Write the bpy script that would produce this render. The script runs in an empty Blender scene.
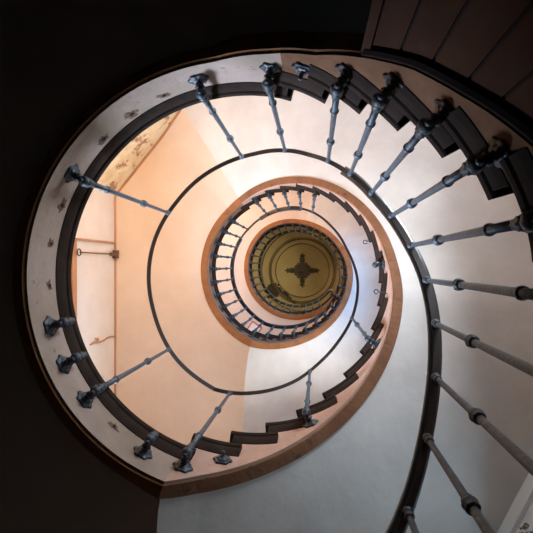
import bpy, bmesh, math, random
from mathutils import Vector, Matrix
random.seed(4)
C = bpy.context.scene.collection
PI = math.pi
CAMZ = 1.265                      # eye height above the hall floor
CX, CY = -0.348, -0.058           # axis of the stair well (plan as seen looking up, camera at 0,0)
R_FACE, R_NOSE, R_OUT, R_BAL = 0.934, 0.902, 1.017, 0.862
R = math.radians

# ------------------------------------------------------------------ helpers
def W(x, y, h):                    # plan seen from below -> world (mirror in x)
    return Vector((-x, y, h + CAMZ))
def P(deg, r, h):
    return W(CX + r*math.cos(R(deg)), CY + r*math.sin(R(deg)), h)
def lerp_table(t, x):
    if x <= t[0][0]:
        (a, b), (c, d) = t[0], t[1]
        return b + (x-a)*(d-b)/(c-a)
    for (a, b), (c, d) in zip(t, t[1:]):
        if x <= c: return b + (d-b)*(x-a)/(c-a)
    return t[-1][1]
# apothems of the stairwell's outer walls: (normal angle, distance)
WALLS = [(180, 2.12, 'left'), (140, 2.22, 'back_left'), (90, 2.2, 'back'), (40, 2.2, 'back_right'),
         (-8, 2.2, 'right'), (-40, 2.2, 'front_right'), (-85, 2.2, 'front'), (-130, 2.7, 'front_left')]
def R_wall(deg):
    return min(a/math.cos(R(deg-n)) for n, a, _ in WALLS if math.cos(R(deg-n)) > .3)
def wall_corner(i):                # angle of the corner between wall i and wall i+1
    n0, a0, _ = WALLS[i]; n1, a1, _ = WALLS[(i+1) % len(WALLS)]
    lo, hi = n1, n0
    if lo > hi: lo -= 360
    for _ in range(40):
        m = (lo+hi)/2
        d = a0/max(.05, math.cos(R(m-n0))) - a1/max(.05, math.cos(R(m-n1)))
        if d < 0: hi = m
        else: lo = m
    return lo
CORNERS = [wall_corner(i) for i in range(len(WALLS))]

def obj(name, bm, mat, parent=None, smooth=False, recalc=True, loc=None):
    if recalc: bmesh.ops.recalc_face_normals(bm, faces=bm.faces)
    me = bpy.data.meshes.new(name); bm.to_mesh(me); bm.free()
    if mat: me.materials.append(mat)
    if smooth:
        for p in me.polygons: p.use_smooth = True
    o = bpy.data.objects.new(name, me); C.objects.link(o)
    if parent: o.parent = parent
    if loc is not None:            # mesh given in world coordinates: move its origin to loc
        me.transform(Matrix.Translation(-Vector(loc))); o.location = loc
    return o
def tag(o, label=None, cat=None, group=None, kind=None):
    if label: o['label'] = label
    if cat: o['category'] = cat
    if group: o['group'] = group
    if kind: o['kind'] = kind
    return o
def thing(name, label, cat, loc=(0, 0, 0), group=None, kind=None):
    o = bpy.data.objects.new(name, None); C.objects.link(o); o.location = loc
    o.empty_display_size = .05
    return tag(o, label, cat, group, kind)
def copy_tree(o, parent=None):
    c = o.copy(); C.objects.link(c); c.parent = parent
    for ch in o.children: copy_tree(ch, c)
    return c

def sweep(bm, stations, closed_profile=True, caps=True):
    """stations: list of lists of Vectors (same length) -> skin"""
    rows = [[bm.verts.new(v) for v in s] for s in stations]
    n = len(rows[0])
    for a, b in zip(rows, rows[1:]):
        for i in range(n if closed_profile else n-1):
            j = (i+1) % n
            try: bm.faces.new((a[i], a[j], b[j], b[i]))
            except ValueError: pass
    if caps and closed_profile:
        bm.faces.new(rows[0]); bm.faces.new(list(reversed(rows[-1])))
    return rows
def angles(a, b, step=3.0):
    n = max(1, int(math.ceil(abs(b-a)/step)))
    return [a+(b-a)*i/n for i in range(n+1)]
def arc_solid(bm, a, b, r0, r1, z0, z1, step=3.0):
    """solid sector; r and z may be functions of the angle"""
    f = lambda v, t: v(t) if callable(v) else v
    st = []
    for t in angles(a, b, step):
        st.append([P(t, f(r0, t), f(z0, t)), P(t, f(r1, t), f(z0, t)), P(t, f(r1, t), f(z1, t)), P(t, f(r0, t), f(z1, t))])
    sweep(bm, st)
def lathe(bm, prof, seg=14, axis='z', org=(0, 0, 0), mod=None):
    rows = []
    for (r, z) in prof:
        row = []
        for k in range(seg):
            a = 2*PI*k/seg; rr = r*(1+(mod(a) if mod and r > .004 else 0))
            if axis == 'z': v = Vector((rr*math.cos(a), rr*math.sin(a), z))
            else: v = Vector((z, rr*math.cos(a), rr*math.sin(a)))
            row.append(bm.verts.new(v + Vector(org)))
        rows.append(row)
    for a, b in zip(rows, rows[1:]):
        for k in range(seg):
            j = (k+1) % seg; bm.faces.new((a[k], a[j], b[j], b[k]))
    bm.faces.new(rows[0]); bm.faces.new(list(reversed(rows[-1])))
def tube(bm, pts, rad, seg=8):
    pts = [Vector(p) for p in pts]; st = []
    for i, p in enumerate(pts):
        d = (pts[min(i+1, len(pts)-1)] - pts[max(i-1, 0)]).normalized()
        up = Vector((0, 0, 1)) if abs(d.z) < .9 else Vector((1, 0, 0))
        u = d.cross(up).normalized(); v = d.cross(u)
        rr = rad[i] if hasattr(rad, '__len__') else rad
        st.append([p + u*rr*math.cos(2*PI*k/seg) + v*rr*math.sin(2*PI*k/seg) for k in range(seg)])
    sweep(bm, st)
def box(bm, cx, cy, cz, sx, sy, sz, M=None):
    vs = []
    for dz in (-.5, .5):
        for dx, dy in ((-.5, -.5), (.5, -.5), (.5, .5), (-.5, .5)):
            v = Vector((cx+dx*sx, cy+dy*sy, cz+dz*sz))
            vs.append(bm.verts.new(M @ v if M else v))
    for f in ((0, 1, 2, 3), (4, 5, 6, 7), (0, 1, 5, 4), (1, 2, 6, 5), (2, 3, 7, 6), (3, 0, 4, 7)):
        bm.faces.new([vs[i] for i in f])

# ------------------------------------------------------------------ materials
def mat(name, base, rough=.7, metal=0, var=None, scale=4, detail=6, bump=0, bscale=30, spots=None, spot_scale=9, spot_lo=.62, spot_hi=.68, spec=.5, stretch=None):
    m = bpy.data.materials.new(name); m.use_nodes = True
    nt = m.node_tree; N = nt.nodes; L = nt.links
    b = N['Principled BSDF']; b.inputs['Roughness'].default_value = rough; b.inputs['Metallic'].default_value = metal
    b.inputs['Specular IOR Level'].default_value = spec
    tc = N.new('ShaderNodeTexCoord'); src = tc.outputs['Object']
    if stretch:
        mp = N.new('ShaderNodeMapping'); mp.inputs['Scale'].default_value = stretch
        L.new(src, mp.inputs[0]); src = mp.outputs[0]
    col = None
    if var:
        n = N.new('ShaderNodeTexNoise'); n.inputs['Scale'].default_value = scale; n.inputs['Detail'].default_value = detail
        n.inputs['Roughness'].default_value = .62
        L.new(src, n.inputs['Vector'])
        r = N.new('ShaderNodeValToRGB'); r.color_ramp.elements[0].position = .32; r.color_ramp.elements[1].position = .68
        r.color_ramp.elements[0].color = (*var, 1); r.color_ramp.elements[1].color = (*base, 1)
        L.new(n.outputs['Fac'], r.inputs[0]); col = r.outputs[0]
    if spots:
        n = N.new('ShaderNodeTexNoise'); n.inputs['Scale'].default_value = spot_scale; n.inputs['Detail'].default_value = 8
        n.inputs['Roughness'].default_value = .7
        L.new(src, n.inputs['Vector'])
        r = N.new('ShaderNodeValToRGB'); r.color_ramp.elements[0].position = spot_lo; r.color_ramp.elements[1].position = spot_hi
        r.color_ramp.elements[0].color = (0, 0, 0, 1); r.color_ramp.elements[1].color = (1, 1, 1, 1)
        L.new(n.outputs['Fac'], r.inputs[0])
        mx = N.new('ShaderNodeMix'); mx.data_type = 'RGBA'
        L.new(r.outputs[0], mx.inputs['Factor'])
        if col: L.new(col, mx.inputs['A'])
        else: mx.inputs['A'].default_value = (*base, 1)
        mx.inputs['B'].default_value = (*spots, 1); col = mx.outputs['Result']
    if col: L.new(col, b.inputs['Base Color'])
    else: b.inputs['Base Color'].default_value = (*base, 1)
    if bump:
        n = N.new('ShaderNodeTexNoise'); n.inputs['Scale'].default_value = bscale; n.inputs['Detail'].default_value = 5
        L.new(src, n.inputs['Vector'])
        bp = N.new('ShaderNodeBump'); bp.inputs['Strength'].default_value = bump; bp.inputs['Distance'].default_value = .01
        L.new(n.outputs['Fac'], bp.inputs['Height']); L.new(bp.outputs[0], b.inputs['Normal'])
    return m
M_PLASTER = mat('plaster', (.67, .645, .615), .85, var=(.56, .535, .51), scale=2.2, bump=.25, bscale=14)
M_PEACH = mat('peach_plaster', (.70, .575, .47), .85, var=(.62, .49, .39), scale=1.6, bump=.25, bscale=14)
M_WALL = mat('wall_plaster', (.74, .62, .52), .85, var=(.66, .53, .43), scale=2.2, bump=.2, bscale=12, spots=(.55, .33, .2), spot_scale=5, spot_lo=.66, spot_hi=.70)
M_PEEL = mat('peeling_plaster', (.78, .66, .44), .85, var=(.62, .43, .22), scale=5, bump=.6, bscale=9, spots=(.34, .17, .09), spot_scale=4.5, spot_lo=.55, spot_hi=.58)
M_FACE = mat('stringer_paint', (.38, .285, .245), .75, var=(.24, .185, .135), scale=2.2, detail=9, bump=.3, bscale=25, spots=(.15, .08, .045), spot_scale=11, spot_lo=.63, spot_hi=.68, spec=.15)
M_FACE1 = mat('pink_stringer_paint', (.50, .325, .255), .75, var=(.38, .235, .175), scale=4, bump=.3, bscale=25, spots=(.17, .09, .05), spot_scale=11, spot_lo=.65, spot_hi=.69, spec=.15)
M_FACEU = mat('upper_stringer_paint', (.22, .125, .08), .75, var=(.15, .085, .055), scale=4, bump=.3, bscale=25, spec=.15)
M_UNDER = mat('brown_paint', (.33, .135, .05), .75, var=(.23, .09, .035), scale=6, bump=.5, bscale=30, spots=(.09, .05, .03), spot_scale=16, spot_lo=.62, spot_hi=.68, spec=.15)
M_TREAD = mat('tread_wood', (.040, .027, .021), .8, var=(.024, .016, .013), scale=9, bump=.3, spec=.03)
M_IRON = mat('painted_iron', (.080, .106, .132), .45, metal=.15, var=(.036, .05, .066), scale=40, bump=.3, bscale=90)
M_IRONK = mat('dark_iron', (.036, .050, .064), .45, metal=.15, var=(.02, .028, .038), scale=40, bump=.3, bscale=90)
M_RAIL = mat('handrail_wood', (.060, .062, .066), .33, var=(.035, .035, .038), scale=10, bump=.15)
M_STRAP = mat('strap_iron', (.05, .055, .06), .45, metal=.4, var=(.09, .06, .045), scale=25)
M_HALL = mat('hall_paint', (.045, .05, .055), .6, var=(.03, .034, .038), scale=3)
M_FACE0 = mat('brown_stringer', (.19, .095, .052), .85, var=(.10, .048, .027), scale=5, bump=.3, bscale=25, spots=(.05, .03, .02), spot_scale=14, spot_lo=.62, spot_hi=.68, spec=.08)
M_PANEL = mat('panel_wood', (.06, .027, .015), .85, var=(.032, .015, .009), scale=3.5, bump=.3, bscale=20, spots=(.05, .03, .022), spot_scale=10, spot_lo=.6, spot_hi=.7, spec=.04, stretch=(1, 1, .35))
M_PANELT = mat('panel_trim', (.018, .012, .010), .8, var=(.012, .008, .007), scale=8, spec=.05)
M_CEIL = mat('ceiling_paint', (.42, .33, .15), .85, var=(.34, .26, .11), scale=1.3, bump=.1)
M_CEILD = mat('ceiling_moulding', (.13, .095, .045), .7, var=(.09, .065, .03), scale=5)
M_ROSE = mat('rose_paint', (.095, .07, .04), .7, var=(.05, .038, .025), scale=12, bump=.4, bscale=30)
M_STAIN = mat('stain', (.022, .016, .010), .9, var=(.05, .035, .02), scale=9)
M_WHITE = mat('white_paint', (.86, .88, .88), .5, var=(.78, .80, .80), scale=5, bump=.3, spots=(.13, .085, .06), spot_scale=4.5, spot_lo=.53, spot_hi=.55)
M_DOOR = mat('door_paint', (.46, .22, .10), .5, var=(.36, .16, .07), scale=4, bump=.2)
M_FLOOR = mat('floor_tiles', (.045, .045, .048), .5, var=(.03, .03, .032), scale=3)
M_BOARD = mat('landing_boards', (.17, .10, .06), .55, var=(.11, .065, .04), scale=6)
M_RUST = mat('rust', (.16, .075, .04), .8, var=(.07, .035, .02), scale=30, bump=.5, bscale=60)
M_DARK = mat('hole_dark', (.012, .009, .007), .9)
M_RED = mat('red_frame', (.42, .12, .09), .6)
M_PAPER = mat('paper', (.80, .74, .72), .7)
def glass():
    m = bpy.data.materials.new('window_glass'); m.use_nodes = True
    nt = m.node_tree; nt.nodes.clear()
    o = nt.nodes.new('ShaderNodeOutputMaterial'); mx = nt.nodes.new('ShaderNodeMixShader')
    t = nt.nodes.new('ShaderNodeBsdfTransparent'); g = nt.nodes.new('ShaderNodeBsdfGlossy'); g.inputs['Roughness'].default_value = .05
    fr = nt.nodes.new('ShaderNodeFresnel'); fr.inputs[0].default_value = 1.45
    nt.links.new(fr.outputs[0], mx.inputs[0]); nt.links.new(t.outputs[0], mx.inputs[1]); nt.links.new(g.outputs[0], mx.inputs[2])
    nt.links.new(mx.outputs[0], o.inputs[0]); return m
M_GLASS = glass()

# ------------------------------------------------------------------ stair geometry (angles unwrapped, heights above the eye)
T1, T2 = 3.5, 3.467
HL = [2.235, 2.235+T1, 2.235+T1+T2]                      # landing floor levels
FLOOR = -CAMZ
# riser angles: riser i leads up to tread i
ris0 = [-67-12*k for k in range(8, 0, -1)] + [-67, -55, -43, -30.7, -18.5, -6.5, 6, 18, 30, 42, 53.6, 65, 76.5]
ris0 = ris0[-21:]
ris1 = [252.9 + 11.45*i for i in range(21)]                # 251 .. 480
ris2 = [606 + 9.55*i for i in range(21)]                 # 606 .. 797
LOW = [(-175, -1.36), (-51, .165), (21, 1.11), (34, 1.25), (45, 1.355), (54, 1.49), (68, 1.72), (80, 1.83), (95, 1.905), (251.5, 1.905), (259, 2.04), (352, 3.42), (366, 3.70), (441, 4.83), (480, 5.32), (492, 5.405), (605.8, 5.405), (613, 5.51), (797, 8.80), (806, 8.872), (1042, 8.872)]
RAILH = [(-120, .53), (-51, 1.465), (21, 2.433), (34, 2.603), (45, 2.71), (54, 2.836), (68, 3.034), (80, 3.13), (95, 3.205), (247, 3.205), (258, 3.34), (480, 6.60), (492, 6.705), (606, 6.705), (612, 6.78), (797, 10.10), (806, 10.172), (1042, 10.172)]
def railh(t): return lerp_table(RAILH, t)
def low(t): return max(FLOOR+.001, lerp_table(LOW, t))
# how far the rail strays from the true circle
DR = [(-180, .30), (-90, .22), (-52, .132), (-48, .114), (-35, .06), (-22, .03), (-10, .012), (4.5, -.013), (10, -.03), (29.5, -.05), (50, -.04), (60, -.02), (77, 0), (87, -.004), (111, -.03), (141, -.045), (168, -.022), (200, -.006), (224, .032), (243, .040), (253, .054), (271, .058), (285, .045), (294, .016), (312, -.013), (328, -.024), (340, -.04), (355, -.06), (362, -.08), (378, -.113), (403, -.10), (423, -.063), (435, -.045), (457, -.032), (485, -.01), (590, .01), (612, .035), (632, .05), (653, .055), (668, .05), (700, .0), (728, -.04), (750, -.075), (780, -.075), (808, -.04), (850, 0), (1042, 0)]
def smooth_table(tb, t, w=5):
    return (lerp_table(tb, t-w) + 2*lerp_table(tb, t) + lerp_table(tb, t+w))/4
def r_rail(t): return .872 + smooth_table(DR, max(t, -178))
DS = [(-180, .30), (-90, .22), (-52, .13), (-36, .06), (-20, .025), (-5, .005), (6, .012), (18, -.008), (29, -.024), (40, -.040), (52, -.038), (65, -.016), (78, 0), (600, 0), (660, -.01), (720, -.03), (752, -.08), (780, -.09), (812, -.05), (850, 0), (1042, 0)]
def dS(t): return smooth_table(DS, max(t, -178))
def r_face(t): return R_FACE + dS(t)
def r_out(t): return R_OUT + dS(t) - (.022*min(1, max(0, min(t-85, 255-t)/12)))
def r_nose(t): return R_NOSE + dS(t)

M_UNDER1 = mat('dark_brown_paint', (.25, .115, .058), .75, var=(.16, .07, .035), scale=6, bump=.5, bscale=30, spots=(.09, .05, .03), spot_scale=14, spot_lo=.58, spot_hi=.66, spec=.15)
def stringer_bm(t0, t1, steps):
    """steps: list of (angle_start, angle_end, top height)"""
    bm = bmesh.new()
    st = []
    for (a, b, top) in steps:
        for t in angles(max(a, t0), min(b, t1), 2.5):
            z1 = max(top - .03, low(t)+.02)
            st.append([P(t, r_face(t), low(t)), P(t, r_out(t), low(t)), P(t, r_out(t), z1), P(t, r_face(t), z1)])
    sweep(bm, st)
    return bm
def under_bm(t0, t1):              # brown painted underside of the string with a small bead
    bm = bmesh.new(); st = []
    for t in angles(t0, t1, 2.5):
        z = low(t); rf, ro = r_face(t), r_out(t)
        st.append([P(t, rf+.012, z+.012), P(t, rf+.012, z-.001), P(t, rf+.018, z-.008), P(t, ro+.002, z-.008), P(t, ro+.004, z+.03), P(t, rf+.03, z+.03)])
    sweep(bm, st)
    return bm
FEET = (251.5, 605.8)               # where a flight's soffit springs from a landing's; the crease runs askew
def skew(t, r):
    k = max(0, 1 - min(abs(t-f) for f in FEET)/28)
    return t + k*min(9.5, 10.5*max(0, r-1.03)**.85)
def soffit_bm(t0, t1):
    bm = bmesh.new(); st = []; nr = 14
    for t in angles(t0, t1, 1.5):
        ri = r_out(t)-.03; ro = R_wall(t+9*max(0, 1 - min(abs(t-f) for f in FEET)/28)); z = low(t)+.003
        rs = [ri+(ro-ri)*k/nr for k in range(nr+1)]
        row = [P(skew(t, r), r, z) for r in rs]
        st.append(row + [P(skew(t, r), r, z+.055) for r in reversed(rs)])
    rows = sweep(bm, st, caps=False)
    for row in (rows[0], rows[-1]):          # ends closed with quads so that the skewed edge stays clean
        for k in range(nr): bm.faces.new((row[k], row[k+1], row[2*nr-k], row[2*nr+1-k]))
    return bm
def tread_bm(a, b, z, rw=0.0, ext=2.6):
    """board with rounded nosing on its free end plus the scotia under it"""
    bm = bmesh.new(); st = []
    for t in angles(a, b, 2.0):
        n = r_nose(t); w = R_wall(t)-rw
        st.append([P(t, w, z), P(t, n+.03, z), P(t, n+.03, z-.04), P(t, w, z-.04)])
    sweep(bm, st)
    st = []
    for t in angles(a, b+ext, 1.5):      # moulded end of the board
        n = r_nose(t)
        st.append([P(t, n+.0305, z), P(t, n+.010, z), P(t, n+.002, z-.008), P(t, n, z-.022), P(t, n+.003, z-.036), P(t, n+.010, z-.042), P(t, n+.0305, z-.042)])
    sweep(bm, st)
    st = []
    for t in angles(a+1.3, b+ext, 1.5):
        f = r_face(t)
        st.append([P(t, f+.01, z-.041), P(t, f-.021, z-.041), P(t, f-.020, z-.060), P(t, f-.016, z-.078), P(t, f-.010, z-.092), P(t, f-.004, z-.104), P(t, f+.01, z-.104)])
    sweep(bm, st)
    return bm
def riser_bm(a, z0, z1):
    bm = bmesh.new()
    arc_solid(bm, a+.2, a+1.3, r_face(a)+.002, lambda t: R_wall(t)-.002, z0-.005, z1-.041)
    return bm

def smooth_flat(o):
    me = o.data
    for p in me.polygons: p.use_smooth = True
    bm = bmesh.new(); bm.from_mesh(me)
    for e in bm.edges:
        if len(e.link_faces) == 2 and e.calc_face_angle(0) > .5: e.smooth = False
    bm.to_mesh(me); bm.free()
def flight(name_label, ris, z_base, t_end, last_height, mface=None, foot=None):
    """risers ris -> treads; the last riser climbs to the landing"""
    n = len(ris); dz = (last_height - z_base)/n
    org = P(ris[0], 1.5, z_base)
    root = thing('stair_flight', name_label, 'stairs', org)
    inv = -Vector(org)
    def part(nm, bm, m, smooth=False):
        for v in bm.verts: v.co += inv
        return obj(nm, bm, m, root, smooth)
    steps = []
    for i in range(n-1):
        z = z_base + dz*(i+1); a = ris[i]; b = ris[i+1]
        steps.append((a, b, z))
        part('tread', tread_bm(a-1.9, b+1.0, z), M_TREAD)
    for i in range(n):
        part('riser', riser_bm(ris[i], z_base+dz*i, z_base+dz*(i+1)), M_TREAD)
    s0 = ris[0]; s1 = ris[-1]
    if foot: steps.insert(0, (foot, ris[0], z_base)); s0 = foot
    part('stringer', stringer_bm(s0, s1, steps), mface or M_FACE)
    part('stringer_underside', under_bm(s0, s1), M_UNDER1 if s1 < 500 else M_UNDER)
    smooth_flat(part('soffit', soffit_bm(s0, s1), M_PLASTER))
    return root
def landing(label, t0, t1, z, mface=None):
    org = P((t0+t1)/2, 1.5, z)
    root = thing('stair_landing', label, 'landing', org)
    inv = -Vector(org)
    def part(nm, bm, m, smooth=False):
        for v in bm.verts: v.co += inv
        return obj(nm, bm, m, root, smooth)
    part('stringer', stringer_bm(t0, t1, [(t0, t1, z)]), mface or M_FACE)
    part('stringer_underside', under_bm(t0, t1), M_UNDER)
    smooth_flat(part('soffit', soffit_bm(t0, t1), M_PEACH))
    part('nosing', tread_bm(t0-1.9, t1+1.6, z, .9, 1.5), M_TREAD)
    bm = bmesh.new(); arc_solid(bm, t0, t1+1.6, 1.25, lambda t: R_wall(t), z-.04, z, 3)
    part('floorboards', bm, M_BOARD)
    return root, part

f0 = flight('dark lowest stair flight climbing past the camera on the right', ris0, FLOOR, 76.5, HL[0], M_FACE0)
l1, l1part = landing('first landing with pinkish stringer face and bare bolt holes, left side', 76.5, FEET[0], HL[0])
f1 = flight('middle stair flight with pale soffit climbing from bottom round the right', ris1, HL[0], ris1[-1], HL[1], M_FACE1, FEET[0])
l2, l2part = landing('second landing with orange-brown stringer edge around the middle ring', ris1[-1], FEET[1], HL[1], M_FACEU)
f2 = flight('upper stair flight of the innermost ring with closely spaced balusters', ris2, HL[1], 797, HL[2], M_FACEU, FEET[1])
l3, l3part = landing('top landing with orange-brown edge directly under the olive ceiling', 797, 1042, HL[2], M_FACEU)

# bolt holes left on the first landing's face
for t, dz, s in [(112.5, .17, .020), (123.5, .17, .026), (134.5, .17, .022), (158, .17, .024), (170, .16, .016), (182.5, .17, .018), (230, .16, .02)]:
    org = Vector(l1.location)
    c = P(t, R_FACE, low(t)+dz) - org
    inn = (P(t, R_FACE-1, 0) - P(t, R_FACE, 0)).normalized(); tan = Vector((0, 0, 1)).cross(inn)
    M = Matrix((( *(inn),), (*(tan),), (0, 0, 1))).transposed().to_4x4(); M.translation = c
    bm = bmesh.new()
    n = 18; ph = [random.uniform(.6, 1.5) for _ in range(n)]
    inner = []; outer = []
    cvert = bm.verts.new(M @ Vector((.0035, 0, 0)))
    for k in range(n):
        a = 2*PI*k/n; rr = s*1.5*ph[k]
        outer.append(bm.verts.new(M @ Vector((.0008, rr*math.cos(a), rr*math.sin(a)*.8))))
    for k in range(n): bm.faces.new((cvert, outer[k], outer[(k+1) % n]))
    stain = obj('rust_stain', bm, M_RUST, l1, recalc=False)
    bm = bmesh.new(); lathe(bm, [(.001, .004), (s*.42, .006), (s*.42, .003), (.001, .0035)], 12, 'x')
    bmesh.ops.transform(bm, matrix=M, verts=bm.verts)
    obj('bolt_hole', bm, M_DARK, stain)

# ------------------------------------------------------------------ balusters
BH = .125                          # bracket above the lower edge of the string
LB = 1.175                         # bracket to strap
XO = R_FACE - R_BAL
def rosette_bm(scale=1.0, seg=36):
    bm = bmesh.new()
    petal = lambda a: .11*math.cos(6*a)
    lathe(bm, [(.004*scale, -.004), (.040*scale, -.003), (.047*scale, .003), (.044*scale, .010), (.030*scale, .009), (.026*scale, .015), (.016*scale, .020), (.004, .021)], seg, 'x', mod=petal)
    return bm
def arm_bm():
    bm = bmesh.new()
    prof = [(.004, .012), (.014, .014), (.017, .022), (.012, .028), (.019, .033), (.023, .040), (.019, .047), (.013, .050), (.018, .056), (.024, XO-.008), (.026, XO), (.024, XO+.010), (.016, XO+.019), (.006, XO+.025)]
    lathe(bm, prof, 14, 'x', mod=lambda a: .07*math.cos(5*a))
    return bm
def knuckle_bm():
    bm = bmesh.new()
    prof = [(.003, -.052), (.010, -.046), (.013, -.038), (.008, -.030), (.018, -.022), (.025, -.008), (.026, .004), (.022, .016), (.015, .023), (.022, .030), (.026, .040), (.025, .050), (.018, .060), (.021, .066), (.021, .074), (.015, .082), (.019, .094), (.017, .110), (.014, .118)]
    prof = [(r*.92, z*.74) for r, z in prof]
    lathe(bm, prof, 16, 'z', (XO, 0, 0), mod=lambda a: .12*math.cos(8*a))
    return bm
def shaft_bm(top=LB):
    bm = bmesh.new()
    lathe(bm, [(.0145, .080), (.0135, .3), (.0125, .6), (.0105, top)], 12, 'z', (XO, 0, 0)); return bm
def ring_bm(z, big):
    bm = bmesh.new()
    if big == 2: prof = [(.012, -.028), (.018, -.024), (.021, -.017), (.016, -.010), (.020, -.004), (.023, .003), (.020, .010), (.015, .014), (.018, .020), (.017, .027), (.011, .031)]
    elif big == 1: prof = [(.012, -.010), (.019, -.006), (.020, .002), (.018, .008), (.012, .011)]
    else: prof = [(.010, -.040), (.015, -.036), (.017, -.028), (.012, -.021), (.013, -.014), (.019, -.008), (.019, .0), (.010, .004)]
    lathe(bm, [(r, z+q) for r, q in prof], 14, 'z', (XO, 0, 0), mod=lambda a: .04*math.cos(8*a)); return bm
def proto_baluster():
    t = thing('iron_baluster', 'x', 'baluster')
    obj('rosette', rosette_bm(), M_IRONK, t); obj('bracket_arm', arm_bm(), M_IRONK, t)
    obj('knuckle', knuckle_bm(), M_IRONK, t); obj('shaft', shaft_bm(), M_IRON, t)
    obj('collar', ring_bm(.235, 1), M_IRON, t); obj('collar', ring_bm(.72, 2), M_IRON, t); obj('cap', ring_bm(LB-.002, 0), M_IRON, t)
    for ch in t.children:
        for p in ch.data.polygons: p.use_smooth = True
    return t
def proto_stub():
    t = thing('baluster_bracket', 'x', 'bracket')
    obj('rosette', rosette_bm(), M_IRONK, t); obj('bracket_arm', arm_bm(), M_IRONK, t)
    obj('knuckle', knuckle_bm(), M_IRONK, t)
    for ch in t.children:
        for p in ch.data.polygons: p.use_smooth = True
    return t
def proto_rosette():
    t = thing('baluster_bracket', 'x', 'bracket')
    obj('rosette', rosette_bm(), M_IRONK, t)
    bm = bmesh.new(); lathe(bm, [(.014, .012), (.014, .022), (.010, .026), (.010, .045), (.007, .05)], 10, 'x')
    obj('bolt', bm, M_IRON, t)
    return t
def small_baluster():
    """far copies: one mesh"""
    bm = bmesh.new()
    lathe(bm, [(.004, -.004), (.044, .0), (.040, .010), (.012, .020)], 10, 'x')
    lathe(bm, [(.013, .012), (.022, XO*.6), (.024, XO), (.006, XO+.02)], 8, 'x')
    lathe(bm, [(.004, -.05), (.013, -.035), (.026, 0), (.016, .022), (.026, .045), (.020, .075), (.015, .11)], 8, 'z', (XO, 0, 0))
    lathe(bm, [(.0145, .11), (.013, .5), (.013, .66), (.022, .68), (.022, .70), (.012, .72), (.011, LB-.04), (.019, LB-.02), (.018, LB)], 8, 'z', (XO, 0, 0))
    return bm
def place(o, t, r=None, dh=0, roll=0):
    o.location = P(t, (r_face(t) if r is None else r), low(t)+BH+dh)
    inn = P(t, 0, 0) - P(t, 1, 0)
    ang = math.atan2(inn.y, inn.x)
    o.rotation_euler = (0, 0, ang)
    return o
B0, S0, Q0 = proto_baluster(), proto_stub(), proto_rosette()
used = set()
def new(proto):
    if proto.name not in used: used.add(proto.name); return proto
    return copy_tree(proto)
# the shaft follows the rail's own line: lean it a touch towards / away from the well
def put_bal(t, label, group, proto=None, dh=0):
    o = new(proto or B0); place(o, t, dh=dh)
    want = r_face(t) - r_rail(t) - XO            # inward offset of the rail relative to the shaft
    o.scale = (1, 1, (railh(t)-low(t)-BH)/LB)
    for ch in o.children:
        if ch.name.split('.')[0] in ('shaft', 'collar', 'cap'):
            k = -want/LB                          # shear-free: rotate about local Y
            ch.rotation_euler = (0, math.atan(want/LB), 0)
            s = math.sin(math.atan(want/LB)); c = math.cos(math.atan(want/LB))
            ch.location = (XO - XO*c, 0, XO*s)
    o['label'] = label; o['category'] = 'baluster'; o['group'] = group
    return o
ORD = ['first', 'second', 'third', 'fourth', 'fifth', 'sixth', 'seventh', 'eighth', 'ninth', 'tenth', 'eleventh', 'twelfth', 'thirteenth', 'fourteenth', 'fifteenth', 'sixteenth',
       'seventeenth', 'eighteenth', 'nineteenth', 'twentieth', 'twenty-first', 'twenty-second', 'twenty-third', 'twenty-fourth', 'twenty-fifth', 'twenty-sixth', 'twenty-seventh',
       'twenty-eighth', 'twenty-ninth', 'thirtieth', 'thirty-first', 'thirty-second', 'thirty-third', 'thirty-fourth']
near = [58.4, 46.6, 34.6, 22.8, 10.6, -.8, -12.4, -24.8, -36.6, -48.6]
g0 = 'balusters of the lowest flight'
for i, t in enumerate(near):
    put_bal(t, 'dark iron baluster of the lowest flight, %s downward from the cut end of its handrail' % ORD[i], g0)
g1 = 'lone balusters around the first landing'
for t, lab in [(79.8, 'iron baluster at top of picture where first landing meets the dark flight'),
               (100.9, 'iron baluster on first landing, upper left of picture, clear of its neighbours'),
               (148, 'pale blue iron baluster on first landing, beside the peeling diagonal wall'),
               (218.5, 'pale blue iron baluster on first landing, lower left beside two broken brackets')]:
    put_bal(t, lab, g1)
g2 = 'lone balusters on the middle flight'
for t, lab in [(253.6, 'pale blue iron baluster at the foot of the middle flight, at the stringer kink'),
               (291, 'short-looking iron baluster at the bottom of the middle flight'),
               (328, 'iron baluster on middle flight, lower right, halfway up beneath the thin rail'),
               (425, 'iron baluster on middle flight, top right, below the end of the upper handrail')]:
    put_bal(t, lab, g2)
gs = 'brackets left without balusters'
for t, proto, lab in [(194.5, S0, 'broken iron baluster bracket on first landing, upper of the two at far left'),
                      (206.4, S0, 'broken iron baluster bracket on first landing, lower of the two at far left'),
                      (241.6, S0, 'broken iron bracket on first landing near the stringer kink, lower left'),
                      (4, S0, 'iron bracket alone on middle flight stringer at the right, between two small hooks'),
                      (70.5, Q0, 'iron rosette without baluster at top of picture under a dark tread'),
                      (263.5, Q0, 'small iron rosette without baluster beside the stringer kink')]:
    if t == 4: t = 364
    o = new(proto); place(o, t); o['label'] = lab; o['category'] = 'bracket'; o['group'] = gs
# middle ring
ring2 = [436.5, 448, 460, 471.5] + [496.5 + 10.7*k for k in range(0, 24)]
for i, t in enumerate(ring2):
    if i < 4:
        lab = 'slim iron baluster above the middle flight, %s before the gap in the upper handrail' % ORD[3-i]
    else:
        lab = 'slim iron baluster of the middle ring, %s counterclockwise after the handrail gap' % ORD[i-4]
    put_bal(t, lab, 'balusters of the middle ring')
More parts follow.
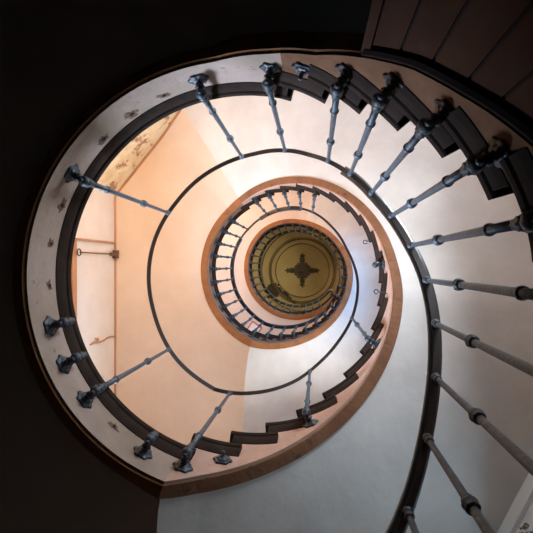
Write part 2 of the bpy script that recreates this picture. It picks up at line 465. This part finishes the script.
# innermost ring (single meshes)
sb = obj('iron_baluster', small_baluster(), M_IRON, smooth=True)
ring3 = [ring2[-1] + 10.7 + 10.0*k for k in range(0, 28)]
ring3 = [t for t in ring3 if t < 1040]
for i, t in enumerate(ring3):
    o = sb if i == 0 else sb.copy()
    if i: C.objects.link(o)
    place(o, t)
    tag(o, 'tiny iron baluster of the innermost ring, %s counterclockwise from its right side' % ORD[i], 'baluster', 'balusters of the innermost ring')

# small eye hooks on the middle flight's stringer
for t, dh, lab in [(378, .05, 'small iron eye hook on right stringer, above the lone bracket'), (350, .05, 'small iron eye hook on right stringer, below the lone bracket')]:
    bm = bmesh.new()
    tube(bm, [(0, 0, 0), (.05, 0, .004), (.068, 0, .0)], .005, 6)
    pts = [(.085+.016*math.cos(PI+2*PI*k/12), .016*math.sin(2*PI*k/12), .0) for k in range(12)]
    tube(bm, pts, .0045, 6)
    o = obj('eye_hook', bm, M_IRON, smooth=True); place(o, t, dh=dh); tag(o, lab, 'hook', 'eye hooks on the right stringer')

# ------------------------------------------------------------------ rails
def rail_profile(t, prof, dh=0):
    return [P(t, r_rail(t)+x, railh(t)+y+dh) for x, y in prof]
def strap(a, b, label):
    bm = bmesh.new()
    sweep(bm, [rail_profile(t, [(-.014, 0), (.014, 0), (.014, .009), (-.014, .009)]) for t in angles(a, b, 2)])
    org = P(a, r_rail(a), railh(a))
    return tag(obj('iron_handrail_strap', bm, M_STRAP, loc=org), label, 'rail')
strap(-175, 1042, 'thin dark iron strap spiralling up the well on top of the balusters')
RP = [(-.026, .010), (-.030, .022), (-.027, .036), (-.016, .046), (0, .049), (.016, .046), (.027, .036), (.030, .022), (.026, .010)]
def wood_rail(a, b, label, scale=1.0, curl=False):
    bm = bmesh.new()
    pr = [(x*scale, .010+(y-.010)*scale) for x, y in RP]
    sweep(bm, [rail_profile(t, pr) for t in angles(a, b, 2)])
    if curl:
        for k in range(1):
            c = P(b, r_rail(b), railh(b)+.03)
            tube(bm, [P(b+dx, r_rail(b)+dr, railh(b)+.028) for dx, dr in [(-2, 0), (1, .0), (3.2, .03), (3.4, .07), (1.5, .10), (-2, .10)]], [.028, .028, .028, .028, .03, .02], 8)
    org = P(a, r_rail(a), railh(a))
    o = obj('wooden_handrail', bm, M_RAIL, smooth=True, loc=org)
    return tag(o, label, 'handrail', 'surviving lengths of wooden handrail')
wood_rail(-175, 50.5, 'thick dark wooden handrail sweeping up close to camera on the right')
wood_rail(436, 480, 'short length of dark wooden handrail above the middle ring, top')
wood_rail(508, 700, 'dark wooden handrail round left and bottom of the middle ring')
wood_rail(790, 1042, 'dark wooden handrail of the top landing with a curled end', 1.0, True)

# ------------------------------------------------------------------ board panelling below the lowest flight
edges = [55, 48.9, 42.6, 35.8, 29.9] + [29.9-6.4*k for k in range(1, 24)]
org = P(20, .97, FLOOR)
pn = thing('board_panelling', 'dark brown vertical board panelling beneath the lowest flight, top right', 'panelling', org)
def ppart(nm, bm, m):
    for v in bm.verts: v.co -= org
    return obj(nm, bm, m, pn)
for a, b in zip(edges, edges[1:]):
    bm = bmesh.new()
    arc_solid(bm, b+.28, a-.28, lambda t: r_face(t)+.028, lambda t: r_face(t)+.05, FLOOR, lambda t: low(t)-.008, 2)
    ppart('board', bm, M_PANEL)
bm = bmesh.new(); arc_solid(bm, edges[-1], edges[0]-.1, lambda t: r_face(t)+.04, lambda t: r_face(t)+.055, FLOOR, lambda t: low(t)-.01, 3); ppart('backing', bm, M_PANELT)
for e in edges[1:-1]:
    bm = bmesh.new(); arc_solid(bm, e-.22, e+.22, lambda t: r_face(t)+.033, lambda t: r_face(t)+.045, FLOOR, lambda t: low(t)-.01, 3); ppart('groove_bead', bm, M_PANELT)
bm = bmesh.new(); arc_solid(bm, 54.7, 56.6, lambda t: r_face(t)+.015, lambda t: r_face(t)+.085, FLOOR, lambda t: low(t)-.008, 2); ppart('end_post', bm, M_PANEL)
bm = bmesh.new()
sweep(bm, [[P(t, r_face(t)+.004, low(t)-.006), P(t, r_face(t)+.002, low(t)-.020), P(t, r_face(t)+.012, low(t)-.034), P(t, r_face(t)+.028, low(t)-.040), P(t, r_face(t)+.028, low(t)-.006)] for t in angles(edges[-1], 56, 2.5)])
ppart('top_moulding', bm, M_PANELT)

# ------------------------------------------------------------------ the room: walls with window openings
TOP = 12.6
def win_quad(wi, u0, u1, z0, z1): return (wi, u0, u1, z0, z1)
# (wall index, u range along the wall in m from the foot of its normal, z range)
WINS = [(5, -.44, .44, 1.97, 2.72), (5, -.44, .44, 1.25+T1, 2.62+T1),
        (3, -.1, .85, 2.5, 3.75), (3, -.1, .85, 2.5+T1, 3.75+T1), (3, -.1, .85, 2.5+T1+T2, 3.9+T1+T2),
        (7, -.38, .34, 2.55, 3.9), (7, -.38, .34, 2.55+T1, 3.9+T1)]
def wall_pt(wi, u, z, d=0):
    n, a, _ = WALLS[wi]
    return W(CX + (a+d)*math.cos(R(n)) - u*math.sin(R(n)), CY + (a+d)*math.sin(R(n)) + u*math.cos(R(n)), z)
for wi, (n, a, nm) in enumerate(WALLS):
    c_lo = CORNERS[wi]; c_hi = CORNERS[wi-1]
    def wrap(d):
        while d > 180: d -= 360
        while d < -180: d += 360
        return d
    u0 = a*math.tan(R(wrap(c_lo-n))); u1 = a*math.tan(R(wrap(c_hi-n)))
    ws = [w for w in WINS if w[0] == wi]
    us = sorted({u0, u1, *[w[1] for w in ws], *[w[2] for w in ws]}); zs = sorted({FLOOR, TOP, *[w[3] for w in ws], *[w[4] for w in ws]})
    bm = bmesh.new(); D = .22
    hole = lambda uc, zc: any(w[1] < uc < w[2] and w[3] < zc < w[4] for w in ws)
    def q(*p): bm.faces.new([bm.verts.new(v) for v in p])
    for ua, ub in zip(us, us[1:]):
        for za, zb in zip(zs, zs[1:]):
            if hole((ua+ub)/2, (za+zb)/2): continue
            for d in (0, D):
                k = 1 + (d/a)*0
                ea = ua - (.12 if d and ua == u0 else 0); eb = ub + (.12 if d and ub == u1 else 0)
                q(wall_pt(wi, ea, za, d), wall_pt(wi, eb, za, d), wall_pt(wi, eb, zb, d), wall_pt(wi, ea, zb, d))
    for w in ws:
        _, a0, a1, b0, b1 = w
        for (x0, y0), (x1, y1) in (((a0, b0), (a1, b0)), ((a1, b0), (a1, b1)), ((a1, b1), (a0, b1)), ((a0, b1), (a0, b0))):
            q(wall_pt(wi, x0, y0), wall_pt(wi, x1, y1), wall_pt(wi, x1, y1, D), wall_pt(wi, x0, y0, D))
    bmesh.ops.remove_doubles(bm, verts=bm.verts, dist=1e-5)
    m = M_PEEL if nm == 'back_left' else M_WALL
    tag(obj('wall_'+nm, bm, m), 'outer stairwell wall', None, None, 'structure')
# added dark lining on unseen hall walls, keeping bounce light off the landing
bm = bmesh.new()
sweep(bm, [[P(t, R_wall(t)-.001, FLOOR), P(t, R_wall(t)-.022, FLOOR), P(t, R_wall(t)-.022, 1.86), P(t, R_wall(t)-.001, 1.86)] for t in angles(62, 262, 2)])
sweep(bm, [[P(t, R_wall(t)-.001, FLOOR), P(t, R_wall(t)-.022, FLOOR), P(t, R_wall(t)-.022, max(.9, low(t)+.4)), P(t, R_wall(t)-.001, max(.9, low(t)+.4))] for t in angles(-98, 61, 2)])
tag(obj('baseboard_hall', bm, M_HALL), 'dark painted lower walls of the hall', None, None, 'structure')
# windows
def window(idx, w):
    wi, a0, a1, b0, b1 = w
    org = wall_pt(wi, 0, b0, .08)
    root = thing('window_%d' % idx, 'white painted stairwell window', None, org, kind='structure')
    n = WALLS[wi][0]
    def bar(bm, x0, x1, y0, y1, d0, d1):
        vs = [bm.verts.new(wall_pt(wi, x, y, d) - org) for d in (d0, d1) for x, y in ((x0, y0), (x1, y0), (x1, y1), (x0, y1))]
        for f in ((0, 1, 2, 3), (4, 5, 6, 7), (0, 1, 5, 4), (1, 2, 6, 5), (2, 3, 7, 6), (3, 0, 4, 7)): bm.faces.new([vs[i] for i in f])
    bm = bmesh.new()
    for x0, x1, y0, y1 in ((a0, a0+.05, b0, b1), (a1-.05, a1, b0, b1), (a0+.05, a1-.05, b0, b0+.05), (a0+.05, a1-.05, b1-.05, b1)): bar(bm, x0, x1, y0, y1, .05, .12)
    obj('window_frame', bm, M_WHITE, root)
    bm = bmesh.new()
    cu = (a0+a1)/2; bar(bm, cu-.02, cu+.02, b0+.05, b1-.05, .06, .10)
    for k in (1, 2): 
        y = b0+.05+(b1-b0-.1)*k/3; bar(bm, a0+.05, cu-.02, y-.012, y+.012, .065, .095); bar(bm, cu+.02, a1-.05, y-.012, y+.012, .065, .095)
    obj('glazing_bars', bm, M_WHITE, root)
    bm = bmesh.new(); bar(bm, a0+.05, a1-.05, b0+.05, b1-.05, .078, .082)
    obj('pane', bm, M_GLASS, root)
    return root
for i, w in enumerate(WINS): window(i+1, w)
# white casing above the lower right window, reaching up to the soffit
wi = 5
bm = bmesh.new(); st = []
for u in [-.95+.1*k for k in range(0, 18)]:
    t = WALLS[5][0] + math.degrees(math.atan(u/2.2)) + 360
    zt = low(t)+.001
    st.append([wall_pt(5, u, 2.72, 0.001), wall_pt(5, u, 2.72, -.03), wall_pt(5, u, zt, -.03), wall_pt(5, u, zt, .001)])
sweep(bm, st)
tag(obj('window_casing', bm, M_WHITE), 'white flaking window casing under the soffit at the bottom right corner', 'casing')
bm = bmesh.new(); st = []
for u in [-.95+.1*k for k in range(0, 18)]:
    t = WALLS[5][0] + math.degrees(math.atan(u/2.2)) + 360
    zt = low(t)+.002
    st.append([wall_pt(5, u, zt-.07, -.031), wall_pt(5, u, zt-.07, -.06), wall_pt(5, u, zt, -.085), wall_pt(5, u, zt, -.031)])
sweep(bm, st)
M_TRIMW = mat('white_trim', (.80, .82, .82), .5)
tag(obj('trim_1', bm, M_TRIMW), 'white strip between casing and soffit', None, None, 'structure')

# floor and ceiling
bm = bmesh.new()
vs = [bm.verts.new(P(c, R_wall(c)+.02, FLOOR)) for c in CORNERS]; bm.faces.new(vs)
tag(obj('floor', bm, M_FLOOR), 'dark hall floor', None, None, 'structure')
bm = bmesh.new()
lo_ = [P(c, R_wall(c)+.3, TOP) for c in CORNERS]; hi_ = [p + Vector((0, 0, .1)) for p in lo_]
sweep(bm, [lo_, hi_])
tag(obj('ceiling', bm, M_CEIL), 'olive ceiling', None, None, 'structure')
RX, RY = -.297, -.150
def ring_on_ceiling(r, w, h, nm):
    bm = bmesh.new(); st = []
    n = 64
    for k in range(n+1):
        a = 2*PI*k/n
        f = lambda rr, zz: W(RX+rr*math.cos(a), RY+rr*math.sin(a), TOP-zz)
        st.append([f(r-w/2, 0), f(r-w/4, h), f(r+w/4, h), f(r+w/2, 0)])
    sweep(bm, st, caps=False)
    bmesh.ops.remove_doubles(bm, verts=bm.verts, dist=1e-5)
    tag(obj(nm, bm, M_CEILD), 'round ceiling moulding', None, None, 'structure')
ring_on_ceiling(.745, .022, .02, 'trim_2'); ring_on_ceiling(.880, .04, .03, 'trim_3'); ring_on_ceiling(.93, .018, .02, 'trim_4'); ring_on_ceiling(1.14, .03, .03, 'trim_5')
# ceiling rose: a knobbly disc and four leafy arms
org = W(RX, RY, TOP)
rose = thing('ceiling_rose', 'dark ornamental rosette with four leafy arms at the centre of the ceiling', 'ornament', org)
bm = bmesh.new()
lathe(bm, [(.004, -.085), (.03, -.08), (.05, -.05), (.075, -.035), (.09, -.045), (.12, -.04), (.15, -.022), (.185, -.03), (.215, -.02), (.235, .0)], 48, 'z', mod=lambda a: .07*math.cos(12*a))
obj('rose_disc', bm, M_ROSE, rose)
def leaf(bm, x, y, ang, L, w):
    n = 7; top = []; pts_l = []; pts_r = []
    ca, sa = math.cos(ang), math.sin(ang)
    mid = []
    for k in range(n+1):
        s = k/n; ww = w*math.sin(PI*min(1, s*.92+.06))*(1+.25*math.cos(s*PI*5))
        px = x+ca*L*s; py = y+sa*L*s
        pts_l.append(bm.verts.new((px-sa*ww, py+ca*ww, 0))); pts_r.append(bm.verts.new((px+sa*ww, py-ca*ww, 0))); mid.append(bm.verts.new((px, py, -.028*math.sin(PI*s)-.004)))
    for k in range(n):
        bm.faces.new((pts_l[k], mid[k], mid[k+1], pts_l[k+1])); bm.faces.new((mid[k], pts_r[k], pts_r[k+1], mid[k+1]))
for q_ in range(4):
    a = PI/2*q_
    bm = bmesh.new()
    ca, sa = math.cos(a), math.sin(a)
    leaf(bm, ca*.20, sa*.20, a, .30, .040)
    for s, L_, d in ((.27, .11, .85), (.36, .10, .8), (.24, .09, 1.3)):
        for sg in (-1, 1): leaf(bm, ca*s, sa*s, a+sg*d, L_, .026)
    obj('leaf_arm', bm, M_ROSE, rose)
# dark hole-like stain with a trailing crack
org = W(-1.13, -.70, TOP)
bm = bmesh.new()
def blob(cx, cy, rr, n=22, jit=.22, z=-.006):
    c = bm.verts.new((cx, cy, z-.01)); o_ = []
    for k in range(n):
        a = 2*PI*k/n; r_ = rr*(1+random.uniform(-jit, jit)); o_.append(bm.verts.new((cx+r_*math.cos(a), cy+r_*math.sin(a), 0.001)))
    for k in range(n): bm.faces.new((c, o_[k], o_[(k+1) % n]))
blob(0, 0, .22)
for dx, dy, rr in ((.20, -.02, .06), (.28, -.08, .05), (.36, -.10, .07), (.42, -.16, .05), (.47, -.22, .06), (.54, -.28, .04), (.60, -.34, .045), (.16, .14, .04), (-.12, -.2, .05)):
    blob(-dx, dy, rr, 11, .4)
tag(obj('damp_patch', bm, M_STAIN, loc=None, recalc=False), 'black damp patch with trailing crack on olive ceiling, lower left of rosette', 'stain').location = org

# framed hatch on the underside of the top landing
t = 236+720; z = low(t)+.003
bm = bmesh.new()
c = P(t, 1.45, z)
a_ = R(35)
M = Matrix.Translation(c) @ Matrix.Rotation(a_, 4, 'Z')
hatch = thing('soffit_hatch', 'small white hatch with red-brown frame on the soffit inside the middle ring', 'hatch', c)
bm = bmesh.new(); Mi = Matrix.Rotation(a_, 4, 'Z')
for dx, dy, sx, sy in ((0, .095, .24, .022), (0, -.095, .24, .022), (.109, 0, .022, .17), (-.109, 0, .022, .17)): box(bm, dx, dy, -.008, sx, sy, .018, Mi)
obj('hatch_frame', bm, M_RED, hatch)
bm = bmesh.new(); box(bm, 0, 0, -.004, .2, .17, .01, Mi); obj('hatch_panel', bm, M_PAPER, hatch)

# door on the left wall of the second... reached from the first landing
dz0, dz1 = HL[0], 4.46
yk = lambda y: -(y - CY)            # along-wall coordinate of wall 0 (normal 180)
org = wall_pt(0, 0, dz0, -.02)
door = thing('door_1', 'brown door in the left wall of the first landing', None, org, kind='structure')
def dbar(bm, y0, y1, z0, z1, d0, d1):
    vs = [bm.verts.new(wall_pt(0, yk(y), z, d) - org) for d in (d0, d1) for y, z in ((y0, z0), (y1, z0), (y1, z1), (y0, z1))]
    for f in ((0, 1, 2, 3), (4, 5, 6, 7), (0, 1, 5, 4), (1, 2, 6, 5), (2, 3, 7, 6), (3, 0, 4, 7)): bm.faces.new([vs[i] for i in f])
bm = bmesh.new(); dbar(bm, .19, .27, dz0, dz1, -.022, 0); dbar(bm, -.88, -.80, dz0, dz1, -.022, 0); dbar(bm, -.80, .19, dz1-.08, dz1, -.022, 0); obj('door_frame', bm, M_DOOR, door)
bm = bmesh.new(); dbar(bm, -.80, -.31, dz0+.01, dz1-.08, -.012, 0); dbar(bm, -.30, .19, dz0+.01, dz1-.08, -.012, 0); obj('door_leaf', bm, M_DOOR, door)
bm = bmesh.new()
for y0 in (-.74, -.24):
    for z0, z1 in ((dz0+.12, dz0+.85), (dz0+1.0, dz1-.2)): dbar(bm, y0, y0+.37, z0, z1, -.02, -.012)
obj('door_panel', bm, M_DOOR, door)
# slim vertical battens that run from the door's corners up to the soffit
bm = bmesh.new(); dbar(bm, .262, .285, dz1, low(540)+.002, -.02, 0.001)
for v in bm.verts: v.co += org
tag(obj('trim_6', bm, M_DOOR), 'brown batten above the door', None, None, 'structure')
# thin brown cornice where the second landing's soffit meets the walls
bm = bmesh.new()
sweep(bm, [[P(t, R_wall(t)-.002, low(t+360)+.002), P(t, R_wall(t)-.022, low(t+360)+.002), P(t, R_wall(t)-.018, low(t+360)-.010), P(t, R_wall(t)-.002, low(t+360)-.022)] for t in sorted([156.1] + angles(122, 219, 3))])
tag(obj('trim_7', bm, M_DOOR), 'brown cornice', None, None, 'structure')
# iron bell rod with ring and bracket
bm = bmesh.new()
y = .135; x = CX-2.12+.035
rod = thing('bell_rod', 'thin rusty iron rod with a ring and bracket on the left wall above the door', 'rod', W(x, y, 4.48))
org_ = W(x, y, 4.48)
tube(bm, [W(x, y, 4.50)-org_, W(x, y, 5.38)-org_], .007, 8); obj('shaft', bm, M_RUST, rod)
bm = bmesh.new(); tube(bm, [(0, .035*math.cos(2*PI*k/14), .035*math.sin(2*PI*k/14)) for k in range(15)], .008, 8); obj('ring', bm, M_IRON, rod)
bm = bmesh.new(); box(bm, 0, 0, .88, .05, .10, .07); box(bm, .0, .0, .80, .03, .04, .12); obj('bracket', bm, M_RUST, rod)
# cracked vertical pipe lower on the wall
bm = bmesh.new()
pts = [(.012*math.sin(k*2.1), -.88+.010*math.sin(k*1.3), 4.75+.64*k/8) for k in range(9)]
o_ = W(CX-2.12+.01, -.88, 5.0)
tube(bm, [W(CX-2.12+.016+p[0]*.3, p[1], p[2])-o_ for p in pts], [.007, .011, .016, .010, .009, .008, .010, .008, .008], 7)
for dz, dy in ((-.12, .045),):
    tube(bm, [Vector((-.004, 0, dz)), Vector((-.01, dy*.6, dz+.05)), Vector((-.014, dy, dz+.03)), Vector((-.005, dy*1.1, dz-.02))], [.01, .014, .012, .005], 6)
pipe = obj('wall_pipe', bm, M_DOOR, smooth=True); pipe.location = o_
tag(pipe, 'crooked thin brown pipe on the left wall, lower than the iron rod', 'pipe')

# ------------------------------------------------------------------ light: daylight at the windows
def area(w, energy, col, dist=.30, pad=0, spread=180):
    wi, a0, a1, b0, b1 = w
    ld = bpy.data.lights.new('daylight', 'AREA'); ld.shape = 'RECTANGLE'; ld.size = a1-a0+pad; ld.size_y = b1-b0+pad
    ld.energy = energy; ld.color = col; ld.spread = R(spread)
    o = bpy.data.objects.new('window_daylight', ld); C.objects.link(o)
    pos = wall_pt(wi, (a0+a1)/2, (b0+b1)/2, dist); o.location = pos
    tgt = wall_pt(wi, (a0+a1)/2, (b0+b1)/2, -1)
    o.rotation_euler = (tgt-pos).to_track_quat('-Z', 'Y').to_euler()
    o['kind'] = 'structure'
for w_i, rgb in zip(WINS, ((4, 7, 9), (84, 85, 84), (120, 134, 150), (31, 96, 190), (205, 194, 146), (340, 430, 560), (10, 12, 12))):
    e_ = max(rgb); area(w_i, e_, tuple(c_/e_ for c_ in rgb))

# added uplighter bowls on the landing walls, unseen, to warm the soffits above
M_BOWL = mat('lamp_bowl', (.7, .66, .58), .5)
def uplighter(wi, u, h, energy, col, label):
    c = wall_pt(wi, u, h, -.20)
    t = thing('wall_uplighter', label, 'lamp', c, 'uplighters on the landing walls')
    bm = bmesh.new()
    lathe(bm, [(.01, -.10), (.07, -.085), (.13, -.04), (.16, .02), (.155, .022), (.12, -.035), (.06, -.07), (.01, -.08)], 28)
    obj('bowl', bm, M_BOWL, t, True)
    w = wall_pt(wi, u, h, .0) - c
    bm = bmesh.new(); tube(bm, [Vector((0, 0, -.09)), w*.5 + Vector((0, 0, -.11)), w*.99 + Vector((0, 0, -.09))], .012, 8); obj('arm', bm, M_IRON, t)
    ld = bpy.data.lights.new('lamp', 'AREA'); ld.shape = 'DISK'; ld.size = .26; ld.energy = energy; ld.color = col
    o = bpy.data.objects.new('lamp_light', ld); C.objects.link(o); o.location = c + Vector((0, 0, .03)); o.rotation_euler = (PI, 0, 0)
UL = [(0, -.75, 2.85), (1, .15, 2.85), (0, -.75, 2.85+T1), (1, .15, 2.85+T1)]
for (wi_, u_, h_), e_, lb_ in zip(UL, ((28, 15.5, 6.5), (14, 9, 5), (46, 34, 28), (46, 34, 28)), ('warm uplighter bowl on the left wall of the first landing', 'warm uplighter bowl on the diagonal wall of the first landing', 'warm uplighter bowl on the left wall of the second landing', 'warm uplighter bowl on the diagonal wall of the second landing')):
    uplighter(wi_, u_, h_, max(e_), tuple(c_/max(e_) for c_ in e_), lb_)
w_ = bpy.data.worlds.new('World'); bpy.context.scene.world = w_; w_.use_nodes = True
w_.node_tree.nodes['Background'].inputs[0].default_value = (.6, .75, 1, 1); w_.node_tree.nodes['Background'].inputs[1].default_value = .3

# ------------------------------------------------------------------ camera
cd = bpy.data.cameras.new('camera'); cam = bpy.data.objects.new('camera', cd); C.objects.link(cam)
cd.sensor_width = 36; cd.lens = 36*450/533; cd.clip_start = .02; cd.clip_end = 60
ax, ay = .103, .003
# viewing direction in plan-from-below coordinates, then mirrored into the world
def rayv(v):
    x, y, z = v; ca, sa, cb, sb = math.cos(ax), math.sin(ax), math.cos(ay), math.sin(ay)
    x, z = ca*x - sa*z, sa*x + ca*z
    y, z = cb*y - sb*z, sb*y + cb*z
    return Vector((-x, y, z))
fx, fy, fz = rayv((1, 0, 0)), rayv((0, 1, 0)), rayv((0, 0, 1))
M = Matrix((fx, fy, -fz)).transposed().to_4x4(); M.translation = (0, 0, CAMZ)
cam.matrix_world = M
sc = bpy.context.scene; sc.camera = cam
sc.view_settings.view_transform = 'Standard'; sc.view_settings.look = 'None'; sc.view_settings.gamma = 1; sc.view_settings.use_curve_mapping = False
sc.view_settings.exposure = 0.0
